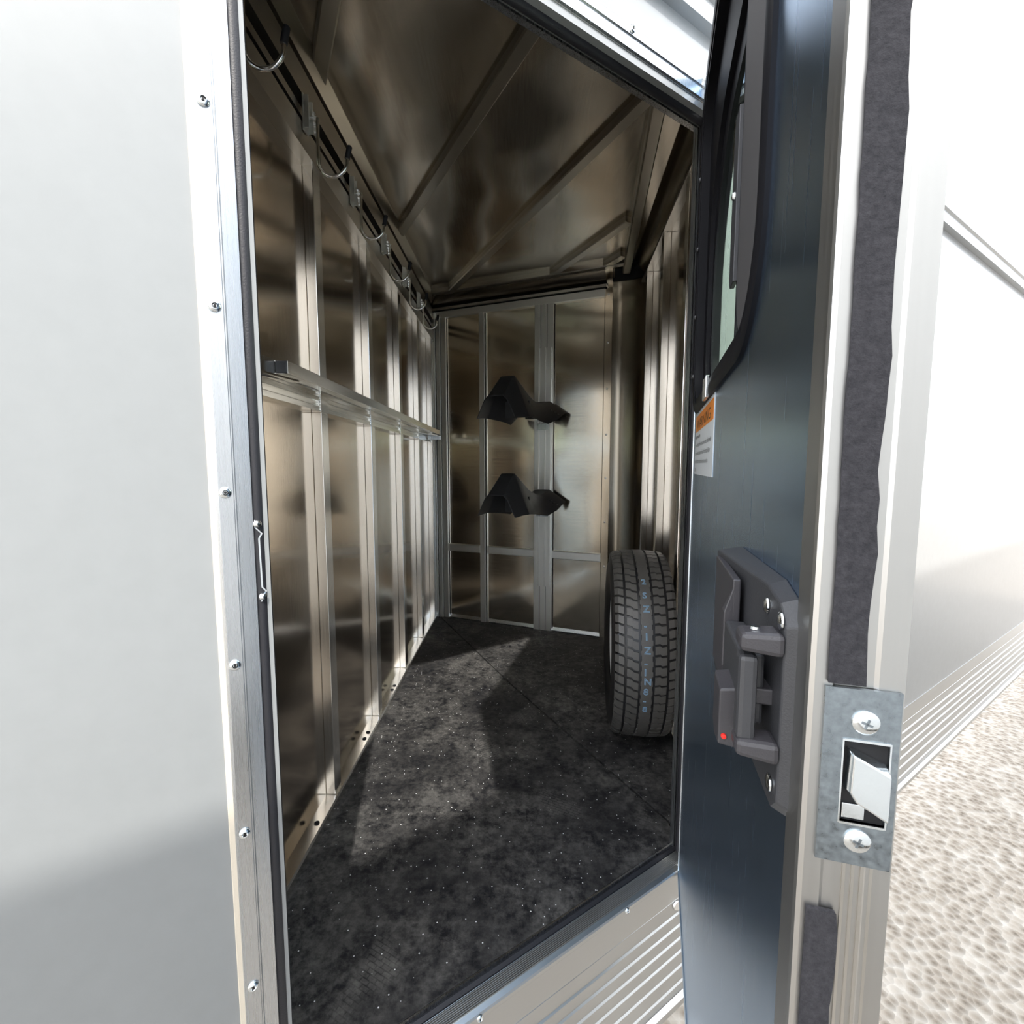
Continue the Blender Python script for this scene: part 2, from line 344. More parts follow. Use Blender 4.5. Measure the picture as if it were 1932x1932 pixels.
# ------------------------------------------------------------------ door wall with its opening
SL = -.903; ZT = 1.734; PO = -.045
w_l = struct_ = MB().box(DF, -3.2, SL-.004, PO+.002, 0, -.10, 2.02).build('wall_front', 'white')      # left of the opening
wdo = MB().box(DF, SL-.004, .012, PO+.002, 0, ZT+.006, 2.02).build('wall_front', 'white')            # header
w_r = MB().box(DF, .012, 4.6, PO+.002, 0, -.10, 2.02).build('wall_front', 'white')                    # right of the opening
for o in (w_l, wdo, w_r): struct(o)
MB().box(DF, -1.10, SL-.004, 0, .004, .0, CZ).build('inner_lining', 'panel', wdo)
MB().box(DF, .012, .18, 0, .004, .0, CZ).build('inner_lining', 'panel', wdo)
MB().box(DF, SL-.004, .012, 0, .004, ZT+.006, CZ).build('inner_lining', 'panel', wdo)
# roof edge extrusion outside
MB().ext(DF, [(0,1.885), (PO-.020,1.888), (PO-.020,1.905), (PO-.014,1.909), (PO-.014,1.935), (PO-.022,1.940), (PO-.030,1.975), (PO-.026,2.01), (PO-.030,2.05), (PO-.005,2.09), (.0,2.10)], -3.2, 4.6).build('roof_edge_extrusion', 'white', wdo)
MB().box(DF, .02, .055, PO-.030, PO-.022, 1.965, 1.973).build('roof_edge_slot', 'dark', wdo)
# opening frame: thin inner lip, rubber seal, soffit, outer trim
fr = MB()
fr.box(DF, SL-.003, SL+.0005, -.0060, -.0040, 0, ZT)
fr.box(DF, 0, .004, -.008, .004, 0, ZT)
fr.box(DF, SL-.004, .004, -.008, .004, ZT, ZT+.004)
t1 = fr.build('trim_1', 'trim'); struct(t1)
def seal(path_s, name):
    return None
sl = MB()
sl.tube([DF(SL-.0105, -.022, -.005), DF(SL-.0105, -.022, ZT+.004)], .0100, 12)
sl.tube([DF(SL-.016, -.038, -.005), DF(SL-.016, -.038, ZT+.006)], .0090, 10)
t2 = sl.build('trim_2', 'rubber', None, 0, True); struct(t2)
sl = MB()
sl.tube([DF(SL-.004, -.020, ZT+.008), DF(.008, -.020, ZT+.008)], .0100, 12)
t3 = sl.build('trim_3', 'rubber', None, 0, True); struct(t3)
sl = MB()
sl.tube([DF(.006, -.020, -.002), DF(.006, -.020, ZT+.008)], .0095, 12)
t4 = sl.build('trim_4', 'rubber', None, 0, True); struct(t4)
# header soffit
t5 = MB().ext(DF, [(-.012,ZT+.014), (-.026,ZT+.012), (PO+.001,1.754), (PO+.001,1.77), (-.012,1.77)], SL-.02, .012).build('trim_5', 'alud'); struct(t5)
# header outer trim
t6 = MB().ext(DF, [(PO+.002,1.755), (PO-.003,1.757), (PO-.004,1.774), (PO-.001,1.776), (PO-.001,1.779), (PO-.004,1.781), (PO-.004,1.794), (PO-.001,1.798), (PO+.002,1.801)], SL-.062, .20).build('trim_6', 'trim'); struct(t6)
# left jamb outer trim with a groove, screws and a bead of sealant
def vprof(prof, z0, z1, name, mat, parent=None):
    return MB().prism([DF(s, p, z0) for s, p in prof], [DF(s, p, z1) for s, p in prof]).build(name, mat, parent)
t7 = vprof([(SL-.020,PO+.002), (SL-.0215,PO-.004), (SL-.038,PO-.006), (SL-.0392,PO-.0035), (SL-.0405,PO-.0035), (SL-.0415,PO-.006), (SL-.057,PO-.005), (SL-.0605,PO-.001), (SL-.060,PO+.002)], -.10, 1.80, 'trim_7', 'trim'); struct(t7)
t8 = vprof([(SL-.058,PO+.002), (SL-.060,PO-.001), (SL-.066,PO-.0005), (SL-.067,PO+.002)], -.10, 1.80, 'trim_8', 'sealant'); struct(t8)
nO = -DF.n
def screw_head(c, axis, r, name, parent, mat='chrome', slot=True):
    sh = MB().disc(c, axis, [(0,r), (r*.25,r*.98), (r*.5,r*.75), (r*.58,r*.45), (r*.30,r*.30), (r*.28,.0004)], 20).build(name, mat, parent, 0, True)
    if slot:
        a = Vector(axis).normalized(); c = Vector(c)+a*r*.50
        MB().disc(c-a*r*.2, a, [(0,r*.20), (r*.24,r*.22), (r*.25,.0003)], 6).build('socket', 'dark', sh) if mat != 'chromex' else None
    return sh
for z in (1.395, 1.169, .948, .729, .500, .277, .055):
    screw_head(DF(SL-.0500, PO-.0056, z), nO, .0072, 'screw', t7)
for s in (-.26, -.70, .12): screw_head(DF(s, PO-.004, 1.790), nO, .0070, 'screw', t6)
# sill: seal strip, sloping ribbed tread, lip; skirt with ribs below
s1 = MB().ext(DF, [(.0030,-.010), (.0030,.0035), (-.0010,.0035), (-.0015,-.010)], SL, .004).build('trim_9', 'trim'); struct(s1)
s2 = MB().ext(DF, [(-.0015,-.012), (-.0015,-.002), (-.007,.001), (-.013,-.003), (-.015,-.012)], SL-.01, .010).build('trim_10', 'rubber'); struct(s2)
rib = [(-.015,-.03), (-.015,-.004)]
for k in range(8):
    a = -.0155-.0030*k; za = -.0045-.0007*k; rib += [(a, za), (a-.0019, za), (a-.0021, za-.0006), (a-.0029, za-.0007)]
rib += [(-.0405,-.0105), (PO-.002,-.016), (PO-.004,-.020), (PO-.004,-.028), (PO+.001,-.031), (PO+.001,-.040)]
s3 = MB().ext(DF, rib, SL-.02, .030).build('trim_11', 'skirt'); struct(s3)
screw_head(DF(-.215, PO-.004, -.024), nO, .0070, 'screw', s3)
screw_head(DF(-.60, PO-.004, -.024), nO, .0070, 'screw', s3)
sk = [(0,-.033), (PO,-.034)]
z = -.057
sk += [(PO,-.098), (PO+.0012,-.099), (PO,-.1003), (PO,-.134)]
for zz in (-.137, -.174, -.212, -.251, -.294, -.340):
    sk += [(PO,zz), (PO-.0035,zz-.003), (PO-.0040,zz-.006), (PO-.0005,zz-.007), (PO-.0002,zz-.034)]
sk += [(PO-.001,-.372), (PO-.012,-.378), (PO-.012,-.395), (PO-.002,-.405), (0,-.405)]
s4 = MB().ext(DF, sk, -3.2, 4.6).build('wall_skirt', 'skirt'); struct(s4)
wb = MB()
for k in range(9): wb.disc(DF(-.035+.003*k, PO-.001, -.112-.0018*k), nO, [(0,.011), (.004,.010), (.006,.006), (.0065,.0005)], 12)
wb.build('weld_bead', 'weld', s4, 0, True)
# strike plate on the left jamb
sp = empty('strike_plate', DF(SL-.006, -.030, .87)); tag(sp, 'small zinc strike plate with bent hooked ends on left door jamb seal', 'strike plate')
spb = MB()
spp = [(SL-.020,-.046,.912), (SL-.020,-.048,.902), (SL-.013,-.047,.894), (SL-.0165,-.047,.888), (SL-.0155,-.047,.824), (SL-.011,-.047,.818), (SL-.016,-.047,.812), (SL-.017,-.047,.805)]
for a, b_ in zip(spp, spp[1:]):
    q0 = DF(*a); q1 = DF(*b_)
    spb.prism([q0, q0+DF.n*.010, q0+DF.n*.010+DF.d*.002, q0+DF.d*.002], [q1, q1+DF.n*.010, q1+DF.n*.010+DF.d*.002, q1+DF.d*.002])
spb.build('bent_plate', 'chrome', sp)
MB().disc(DF(SL-.018, -.048, .907), (DF.d+nO), [(0,.005), (.005,.004), (.006,.0005)], 12).build('screw', 'chrome', sp, 0, True)
MB().disc(DF(SL-.0155, -.048, .812), (DF.d+nO), [(0,.005), (.005,.004), (.006,.0005)], 12).build('screw', 'chrome', sp, 0, True)
# hinge leaf along the right of the opening
hgo = MB().ext
hl = MB().prism([DF(s, p, -.02) for s, p in ((.012,PO+.002), (.004,PO-.002), (-.012,PO-.004), (-.014,PO), (-.006,PO+.008), (.012,PO+.010))],
                [DF(s, p, 1.755) for s, p in ((.012,PO+.002), (.004,PO-.002), (-.012,PO-.004), (-.014,PO), (-.006,PO+.008), (.012,PO+.010))]).build('trim_12', 'trim'); struct(hl)

# ------------------------------------------------------------------ the open door
DB, DT, DW, TH = -.030, 1.800, .910, .038
def rrect(s0, s1, z0, z1, r, n=8):
    pts_ = []
    ra, rb, rc, rd = r if hasattr(r, '__len__') else (r, r, r, r)
    for cx, cz, a0, r in ((s1-ra, z0+ra, -90, ra), (s1-rb, z1-rb, 0, rb), (s0+rc, z1-rc, 90, rc), (s0+rd, z0+rd, 180, rd)):
        for k in range(9):
            a = R(a0+90*k/8); pts_.append((cx+r*math.cos(a), cz+r*math.sin(a)))
    return pts_
def gl(pp, p): return [GF(s, p, z) for s, z in pp]
hole = rrect(.043, .715, 1.115, 1.713, .095)
ob_ = rrect(.004, DW-.024, DB, DT, .0008)
dr = MB().ring([gl(ob_, 0), gl(hole, 0), gl(hole, -TH+.002), gl(ob_, -TH+.002), gl(ob_, 0)]).build('door_1', 'doorface'); struct(dr)
hole2 = rrect(.110, .697, 1.142, 1.547, (.10,.10,.22,.06)); os_ = rrect(0, DW-.001, DB, DT, .0008)
MB().ring([gl(os_, -TH+.0018), gl(hole2, -TH+.0018), gl(hole2, -TH-.001), gl(os_, -TH-.001), gl(os_, -TH+.0018)]).build('outer_skin', 'white', dr)
# edge extrusion (profile in s, p)
def gprof(prof, z0, z1, name, mat, bevel=0):
    return MB().prism([GF(s, p, z0) for s, p in prof], [GF(s, p, z1) for s, p in prof]).build(name, mat, dr, bevel)
gprof([(DW-.026,.0004), (DW-.0255,.0025), (DW-.003,.003), (DW-.0005,.0022), (DW+.0006,0), (DW+.0006,-.008), (DW-.0004,-.0095), (DW-.0004,-TH+.012), (DW+.0004,-TH+.010), (DW+.0004,-TH-.001), (DW-.026,-TH-.001)], DB, DT, 'edge_extrusion', 'edge')
gprof([(0,-TH), (0,.0015), (.018,.0015), (.018,0), (.006,-.001), (.006,-TH)], DB, DT, 'hinge_extrusion', 'alu')
MB().ext(GF, [(0,DB-.001), (.002,DB-.001), (.002,DB+.020), (0,DB+.022)], .018, DW-.026).build('bottom_extrusion', 'doorface', dr)
# black foam tape with a torn edge, above and below the latch plate
def foam(z0, z1, p0, p1, name='weather_strip'):
    nseg = 70; L0 = []; mb = MB(); loops = []
    for i in range(nseg+1):
        z = z0+(z1-z0)*i/nseg
        a = p0+random.uniform(-.0004, .0004); b2 = p1+.0007*math.sin(i*.9)+random.uniform(-.0007, .0007)
        loops.append([GF(DW+.0002, a, z), GF(DW+.0030, a+.0004, z), GF(DW+.0030, b2-.0004, z), GF(DW+.0002, b2, z)])
    mb.ring(loops, True); return mb.build(name, 'foam', dr)
foam(.872, DT-.002, -.0056, -.0208)
foam(-.02, .748, -.0022, -.0160)
gr_ = MB()
for p in (-.0185, -.0225, -.0265, -.0305): gr_.box(GF, DW-.0004, DW+.0006, p-.0007, p+.0007, DB, .86)
gr_.build('edge_ribs', 'alud', dr)
# latch plate with its opening and bolt
lp = MB(); pz0, pz1 = .777, .870; wz0, wz1 = .800, .843; wp0, wp1 = -.0140, -.0335; pe0, pe1 = -.0045, -.0375
for a in ((pe0, wp0, pz0, pz1), (wp1, pe1, pz0, pz1), (wp0, wp1, pz0, wz0), (wp0, wp1, wz1, pz1)):
    lp.box(GF, DW+.0006, DW+.0026, a[0], a[1], a[2], a[3])
lpo = lp.build('latch_plate', 'steel', dr)
rimm = MB()
for a in ((wp0+.0008, wp0, wz0-.001, wz1+.001), (wp1, wp1-.0008, wz0-.001, wz1+.001), (wp0, wp1, wz0-.0012, wz0), (wp0, wp1, wz1, wz1+.0012)):
    rimm.box(GF, DW+.001, DW+.0032, a[0], a[1], a[2], a[3])
rimm.build('plate_rim', 'chrome', lpo)
MB().box(GF, DW+.0002, DW+.0009, wp0, wp1, wz0, wz1).build('latch_cavity', 'dark', lpo)
bo = [(0,.0130,.835), (0,.0130,.812), (0,.0200,.803), (0,.0310,.7985), (0,.0310,.832), (0,.0200,.838)]
bs = MB()
q = [(-.0155,.8400), (-.0150,.818), (-.0185,.8125), (-.0330,.803), (-.0330,.833)]
q2 = [(-.0165,.8385), (-.0160,.819), (-.0190,.814), (-.0330,.806), (-.0330,.830)]
bs.prism([GF(DW+.0009, p, z) for p, z in q], [GF(DW+.0085, p, z) for p, z in q2])
bs.build('latch_bolt', 'chrome', lpo, .0008)
MB().box(GF, DW+.0009, DW+.0022, -.0150, -.0250, .8015, .8095).build('lock_tongue', 'chrome', lpo, .0004)
for p, z in ((-.0226, .8535), (-.0225, .7905)):
    sh = MB().disc(GF(DW+.0026, p, z), GF.d, [(0,.0062), (.0008,.0061), (.0018,.0050), (.0021,.002), (.0021,.0003)], 28).build('screw', 'chrome', lpo, 0, True)
    cr = MB(); c = GF(DW+.0048, p, z)
    for a in (R(20), R(110)):
        x = (GF.n*math.cos(a)+Vector((0,0,1))*math.sin(a)); y = (-GF.n*math.sin(a)+Vector((0,0,1))*math.cos(a))
        pr = [c+x*.0026+y*.0006, c-x*.0026+y*.0006, c-x*.0026-y*.0006, c+x*.0026-y*.0006]
        cr.prism(pr, [v_-GF.d*.0008 for v_ in pr])
    cr.build('cross_recess', 'steel', sh)
# window in the door
fo = rrect(.001, .738, 1.088, 1.752, .115); fo1 = rrect(.004, .734, 1.092, 1.748, .112); fi0 = rrect(.036, .722, 1.106, 1.722, .100); fi = rrect(.044, .714, 1.116, 1.712, .094)
fi2 = rrect(.090, .700, 1.138, 1.585, (.10,.10,.20,.07)); fi3 = rrect(.112, .695, 1.144, 1.545, (.10,.10,.22,.06))
wfm = MB().ring([gl(fo, .0), gl(fo, .004), gl(fo1, .0065), gl(fi0, .0065), gl(fi0, .0045), gl(fi, .0045), gl(fi, -.012), gl(fi2, -.012), gl(fi2, -.020), gl(fi3, -.020), gl(fi3, -.038)]).build('window_frame', 'frameblk', dr, 0, True)
MB().prism(gl(fi3, -.0235), gl(fi3, -.0260)).build('window_glass', 'glass', dr)
MB().prism(gl(rrect(.500, .710, 1.120, 1.706, .090), -.0115), gl(rrect(.500, .710, 1.120, 1.706, .090), -.0105)).build('insect_screen', 'mesh', dr)
MB().box(GF, .494, .502, -.016, -.0105, 1.125, 1.66).build('screen_stile', 'frameblk', dr, .001)
hb = MB().face(GF, [(.462,1.222), (.470,1.212), (.498,1.212), (.498,1.420), (.470,1.420), (.462,1.410)], -.012, -.006).build('slider_latch', 'plastic', dr, .001)
MB().disc(GF(.484, -.006, 1.32), GF.n, [(0,.005), (.003,.004), (.004,.0005)], 12).build('pin', 'chrome', hb)
for z in (1.175, 1.30, 1.44, 1.58): MB().disc(GF(.040, .0065, z), GF.n, [(0,.005), (.003,.004), (.004,.0005)], 10).build('frame_screw', 'plastic', dr)
MB().box(GF, .31, .36, .004, .0095, 1.088, 1.122).build('frame_clip', 'chrome', dr, .001)
# warning sticker
st = empty('warning_sticker', GF(.24, .0012, 1.02)); st.parent = dr; st['label'] = 'white and orange warning sticker below the door window'
def sub(mb, name, mat): return mb.build(name, mat, st)
sub(MB().box(GF, .075, .415, .0002, .0008, .964, 1.090), 'sticker_paper', 'paper')
sub(MB().box(GF, .082, .408, .0008, .0010, 1.050, 1.082), 'sticker_heading', 'orange')
def text(txt, s, z, size, name, mat, parent, squash=1.0, F=GF, p=.0012):
    cu = bpy.data.curves.new(name, 'FONT'); cu.body = txt; cu.size = size; cu.resolution_u = 2
    to = bpy.data.objects.new(name, cu); col.objects.link(to)
    dg = bpy.context.evaluated_depsgraph_get(); me = bpy.data.meshes.new_from_object(to.evaluated_get(dg))
    bpy.data.objects.remove(to); bpy.data.curves.remove(cu)
    for v_ in me.vertices:
        x, y = v_.co.x, v_.co.y; v_.co = F(s+x*squash, p, z+y)-(parent.matrix_world.translation if False else Vector((0,0,0)))
    ob = bpy.data.objects.new(name, me); col.objects.link(ob); me.materials.append(M[mat]); ob.parent = parent; ob.location = -wloc(parent)
    return ob
text('WARNING', .118, 1.055, .026, 'sticker_text', 'ink', st, 2.0)
for k, t in enumerate(('Always be sure the', 'door is closed before you move the trailer with', 'animals inside, secure the latch from the floor', 'check the door is latched and secured to')):
    text(t, .088, 1.036-.0165*k, .0115, 'sticker_text', 'ink', st, 1.35 if k else 1.2)
text('2045', .088, .970, .010, 'sticker_text', 'ink', st, 1.3)
# inner door handle: base plate, well, bridge brackets, pull, lever
dh = empty('door_handle', GF(.80, 0, .84)); dh.parent = dr; dh['label'] = 'black plastic door handle with pull and red dotted lever'
def H(mb, name, mat='plasticg', bevel=.001, parent=dh): 
    return mb.build(name, mat, parent, bevel)
pp = [(.690,.790), (.705,.780), (.840,.775), (.878,.772), (.889,.782), (.889,.892), (.878,.905), (.850,.910), (.690,.905)]
pi = [(.690,.794), (.705,.784), (.840,.779), (.876,.776), (.885,.785), (.885,.890), (.875,.901), (.850,.906), (.690,.901)]
base = MB()
def lift(s): return .0085+.013*(.889-s)/.199
base.prism([GF(s, 0, z) for s, z in pp], [GF(s, lift(s), z) for s, z in pi]); H(base, 'base_plate', 'plastic', .0012)
well = MB().box(GF, .70, .80, .018, .0235, .800, .897); H(well, 'well_wall', 'plasticg')
H(MB().prism([GF(.868, .009, z) for z in (.872, .886)]+[GF(.888, .008, z) for z in (.886, .872)], [GF(.866, .031, z) for z in (.873, .884)]+[GF(.884, .031, z) for z in (.884, .873)]), 'handle_bracket', 'plasticg', .003)
H(MB().prism([GF(.868, .009, z) for z in (.808, .821)]+[GF(.888, .008, z) for z in (.821, .808)], [GF(.866, .031, z) for z in (.809, .819)]+[GF(.884, .031, z) for z in (.819, .809)]), 'handle_bracket', 'plasticg', .003)
H(MB().box(GF, .868, .882, .020, .0305, .817, .870), 'pull_bar', 'plastic', .003)
H(MB().box(GF, .800, .868, .014, .028, .822, .866), 'pull_body', 'plastic', .002)
H(MB().box(GF, .852, .870, .007, .020, .836, .846), 'pivot_arm', 'plasticg', .001)
H(MB().prism([GF(.775, .022, .83), GF(.80, .022, .83), GF(.80, .022, .895), GF(.79, .022, .885)], [GF(.78, .029, .83), GF(.80, .029, .83), GF(.80, .029, .872), GF(.79, .029, .872)]), 'wedge', 'plasticg')
lv = H(MB().prism([GF(.826, .026, .800), GF(.838, .026, .794), GF(.856, .026, .798), GF(.856, .026, .838), GF(.828, .026, .840)], [GF(.826, .037, .802), GF(.838, .037, .796), GF(.855, .037, .799), GF(.855, .037, .836), GF(.828, .037, .838)]), 'release_lever', 'plasticg', .0012)
MB().disc(GF(.8555, .0335, .805), GF.d, [(-.001,.0018), (.0012,.0016), (.0014,.0003)], 12).build('indicator_dot', 'red', lv)
for s, z in ((.852, .893), (.880, .872+.0), (.874, .790)):
    MB().disc(GF(s, lift(s)+.0002, z if (s, z) != (.880, .872) else .862+.03), GF.n, [(0,.0052), (.0010,.005), (.0020,.003), (.0021,.0004)], 18).build('screw', 'chrome', dh, 0, True)
MB().disc(GF(.876, .022, .886), (0,0,1), [(-.001,.003), (.0006,.0028), (.0008,.0004)], 14).build('pivot_pin', 'chrome', dh, 0, True)

# ------------------------------------------------------------------ rubber mats
cut = [(-.473,3.069), (-.005,2.086), (.435,1.243)]
ma = [(-.520,.600), (.380,1.137)]
matA = [(-.520,.585), (.395,1.144), (.4325,1.2405), (-.0075,2.084), (-.4755,3.067), (-.497,3.095), (-.520,1.1)]
matA = [(-.5205,.5445), (.4080,1.1635), (.4325,1.185), (.4325,1.2405), (-.0075,2.084), (-.4725,3.064), (-.4965,3.095)]
matB = [(.4375,1.2455), (.4375,1.190), (.55,1.262), (.668,2.55), (.590,2.646), (.530,2.672), (-.465,3.080), (-.4700,3.071), (-.0025,2.088)]
a = MB().prism([Vector((x, y, -.012)) for x, y in matA], [Vector((x, y, 0)) for x, y in matA]).build('rubber_mat', 'mat', None, .0015)
tag(a, 'black rubber mat nearest the doorway, dusty with boot prints', 'mat', None)
a2 = MB().prism([Vector((x, y, -.012)) for x, y in matB], [Vector((x, y, 0)) for x, y in matB]).build('rubber_mat', 'mat', None, .0015)
tag(a2, 'black rubber mat under the spare tyre and along the back wall', 'mat', None)

# ------------------------------------------------------------------ bridle hooks under the top rail
HY = (.945, 1.270, 1.600, 1.947, 2.287, 2.600)
HLAB = ('nearest the doorway', 'second from the doorway', 'third from the doorway',
        'fourth from the doorway', 'second from the back corner', 'the last, in the back corner')
def make_hook():
    e = empty('bridle_hook', LF(HY[0], .034, 1.80))
    b0 = LF(HY[0], 0, 0); s = HY[0]
    MB().box(LF, s-.014, s+.014, .030, .034, 1.800, 1.885).build('bracket', 'studf', e, .0008)
    MB().box(LF, s-.014, s-.011, .034, .046, 1.805, 1.880).build('bracket_flange', 'studf', e, .0005)
    MB().box(LF, s+.011, s+.014, .034, .046, 1.805, 1.880).build('bracket_flange', 'studf', e, .0005)
    pth = [LF(s, .062, 1.835), LF(s, .060, 1.80), LF(s, .060, 1.765)]
    for k in range(1, 13):
        t = math.pi*k/13; pth.append(LF(s, .060+.036-.036*math.cos(t), 1.735-.036*math.sin(t)*1.0+.0))
    pth += [LF(s, .134, 1.745)]
    MB().tube(pth, .0045, 10).build('rod', 'alu', e, 0, True)
    MB().tube([LF(s, .1325, 1.740), LF(s, .139, 1.768), LF(s, .1395, 1.771)], [.0066,.0066,.003], 12).build('rubber_tip', 'rubber', e, 0, True)
    mb = MB()
    for k in range(5): mb.disc(LF(s+.003*(k % 2), .050+.001*k, 1.845-.011*k), LF.n, [(0,.006), (.005,.005), (.008,.001)], 8)
    mb.tube([LF(s, .034, 1.835), LF(s, .062, 1.835)], .004, 8)
    mb.build('weld_bead', 'weld', e, 0, True)
    return e
hk = make_hook()
for i, y in enumerate(HY):
    if i == 0: o = hk
    else:
        o = hk.copy(); col.objects.link(o)
        for c_ in list(hk.children): k_ = c_.copy(); col.objects.link(k_); k_.parent = o
        o.location = LF(y, .034, 1.80)
    tag(o, 'metal J hook with black tip along the left wall, '+HLAB[i], 'hook', 'bridle hooks along the left wall')

# ------------------------------------------------------------------ blanket bar on the left wall
bb = empty('blanket_bar', LF(1.0, .09, 1.18)); tag(bb, 'square aluminium blanket bar with black end cap, held off the left wall', 'bar')
MB().box(LF, .999, 2.90, .064, .0895, 1.168, 1.194).build('bar_tube', 'aluh', bb, .0012)
MB().box(LF, .996, 1.000, .0645, .0890, 1.1685, 1.1935).build('end_cap', 'plastic', bb, .002)
# near bracket: channel that slopes back to the wall
A_ = [(.60,.022), (.99,.064), (1.04,.066), (1.04,.060), (1.000,.059), (.60,.018)]
def brk(z0, z1): return MB().prism([LF(s, p, z0) for s, p in A_], [LF(s, p, z1) for s, p in A_])
brk(1.166, 1.196).build('near_bracket', 'alu', bb)
B_ = [(.60,.020), (.92,.050), (1.05,.064), (1.07,.088), (1.05,.088), (.92,.060), (.60,.028)]
MB().prism([LF(s, p, 1.160) for s, p in B_], [LF(s, p, 1.164) for s, p in B_]).build('bracket_flange', 'alu', bb)
MB().prism([LF(s, p, 1.135+ (0 if p < .04 else .026)) for s, p in A_], [LF(s, p, 1.160) for s, p in A_]).build('bracket_web', 'alu', bb)
C_ = [(2.60,.027), (2.82,.089), (2.90,.089), (2.90,.027)]
MB().prism([LF(s, p, 1.158) for s, p in C_], [LF(s, p, 1.162) for s, p in C_]).build('far_bracket', 'trim', bb)
MB().box(LF, 2.86, 2.864, .027, .105, 1.138, 1.158).build('bracket_web', 'trim', bb)

# ------------------------------------------------------------------ saddle racks
def lerp(a, b_, t): return a+(b_-a)*t
def make_rack(zb, label):
    e = empty('saddle_rack', FF(.650, .034, zb)); tag(e, label, 'saddle rack', 'saddle racks on the back wall channel')
    C0 = .640
    # stations along the rack (p from wall): ridge half width, ridge height, hip half width, hip height, skirt half width, skirt height
    S = [(.455,.042,.100,.064,.078,.106,-.012), (.445,.043,.108,.066,.080,.112,-.012), (.40,.038,.165,.058,.120,.112,-.006), (.365,.036,.205,.052,.168,.122,-.004), (.355,.036,.208,.054,.168,.120,-.004), (.30,.038,.165,.062,.110,.118,-.008), (.24,.040,.118,.070,.075,.105,-.016),
         (.18,.042,.092,.074,.060,.112,-.026), (.12,.042,.088,.076,.062,.130,.000), (.06,.040,.108,.072,.088,.138,.040), (.040,.036,.112,.068,.092,.136,.046)]
    loops = []
    for p, rw, rh, hw, hh, sw, sh in S:
        o_ = [(-sw, sh), (-hw, hh), (-rw, rh), (0, rh+.001), (rw, rh), (hw, hh), (sw, sh)]
        i_ = [(sw-.004, sh), (hw-.004, hh-.003), (rw-.003, rh-.005), (0, rh-.005), (-rw+.003, rh-.005), (-hw+.004, hh-.003), (-sw+.004, sh)]
        # bottom turned flange
        loops.append([FF(C0+.028-.28*p+a, p, zb+b2) for a, b2 in o_+i_])
    shell = MB().ring(loops, True).build('rack_shell', 'plastic', e, .003, True)
    # inner ribs and the arm carrying the shell
    MB().box(FF, .617, .679, .034, .24, zb-.004, zb+.030).build('support_arm', 'alu', e, .002)
    MB().box(FF, .612, .684, .034, .038, zb-.045, zb+.035).build('mounting_plate', 'trim', e, .001)
    MB().box(FF, C0-.110, C0+.028, .30, .306, zb+.000, zb+.085).build('inner_rib', 'plastic', e)
    bd = MB()
    for k in range(6): bd.disc(FF(.625+.010*k, .040, zb-.006), FF.n, [(0,.006), (.006,.004), (.008,.0008)], 8)
    bd.build('weld_bead', 'weld', e, 0, True)
    for a in (-.030, .030):
        MB().disc(FF(C0+a+.02, .085, zb+.0745+.003), (0,0,1), [(0,.017), (.004,.017), (.0042,.001)], 18).build('shell_hole', 'dark', e)
    for k in range(3):
        MB().prism([FF(C0+.085+.018*k, .06, zb+.052-.010*k), FF(C0+.088+.018*k, .06, zb+.052-.010*k), FF(C0+.088+.018*k, .13, zb+.052-.012*k), FF(C0+.085+.018*k, .13, zb+.052-.012*k)],
                   [FF(C0+.085+.018*k, .06, zb+.057-.010*k), FF(C0+.088+.018*k, .06, zb+.057-.010*k), FF(C0+.088+.018*k, .13, zb+.057-.012*k), FF(C0+.085+.018*k, .13, zb+.057-.012*k)]).build('slot', 'plasticg', e)
    return e
make_rack(1.235, 'upper black plastic saddle rack, higher of two on the back wall')
make_rack(.735, 'lower black plastic saddle rack, beneath the other on the back wall')

# ------------------------------------------------------------------ spare tyre
TC = Vector((.465, 1.752, .3350)); TR = .3275
ax = Vector((math.cos(R(8.5)), -math.sin(R(8.5)), 0)); fx = Vector((math.sin(R(8.5)), math.cos(R(8.5)), 0)); uz = Vector((0,0,1))
sp_ = empty('spare_tyre', (TC.x, TC.y, 0)); tag(sp_, 'upright black trailer tyre with pale rim leaning by the right wall', 'tyre')
def tp(a, r, x): return TC+ax*x+(fx*math.cos(a)+uz*math.sin(a))*r*1.02
prof = [(-.075,.183), (-.088,.190), (-.098,.215), (-.104,.245), (-.104,.270), (-.098,.293), (-.088,.309), (-.080,.3165), (-.04,.3205), (0,.3215), (.04,.3205), (.080,.3165), (.088,.309), (.098,.293), (.104,.270), (.104,.245), (.098,.215), (.088,.190), (.075,.183)]
car = MB(); nA = 96
k0 = [[tp(2*math.pi*i/nA, r, x) for x, r in prof] for i in range(nA+1)]
cv_ = MB()
n = len(prof)
for i in range(nA): cv_.v += k0[i]
for i in range(nA):
    for j in range(n-1): cv_.f.append((i*n+j, i*n+j+1, ((i+1) % nA)*n+j+1, ((i+1) % nA)*n+j))
cv_.build('carcass', 'tyre', sp_, 0, True)
tb = MB()
def rad(x): return .3275-.9*x*x
NB = 66
rows = [(-.096,-.068,.0,.60), (-.060,-.025,.35,.40), (.025,.060,.1,.40), (.068,.096,.5,.60)]
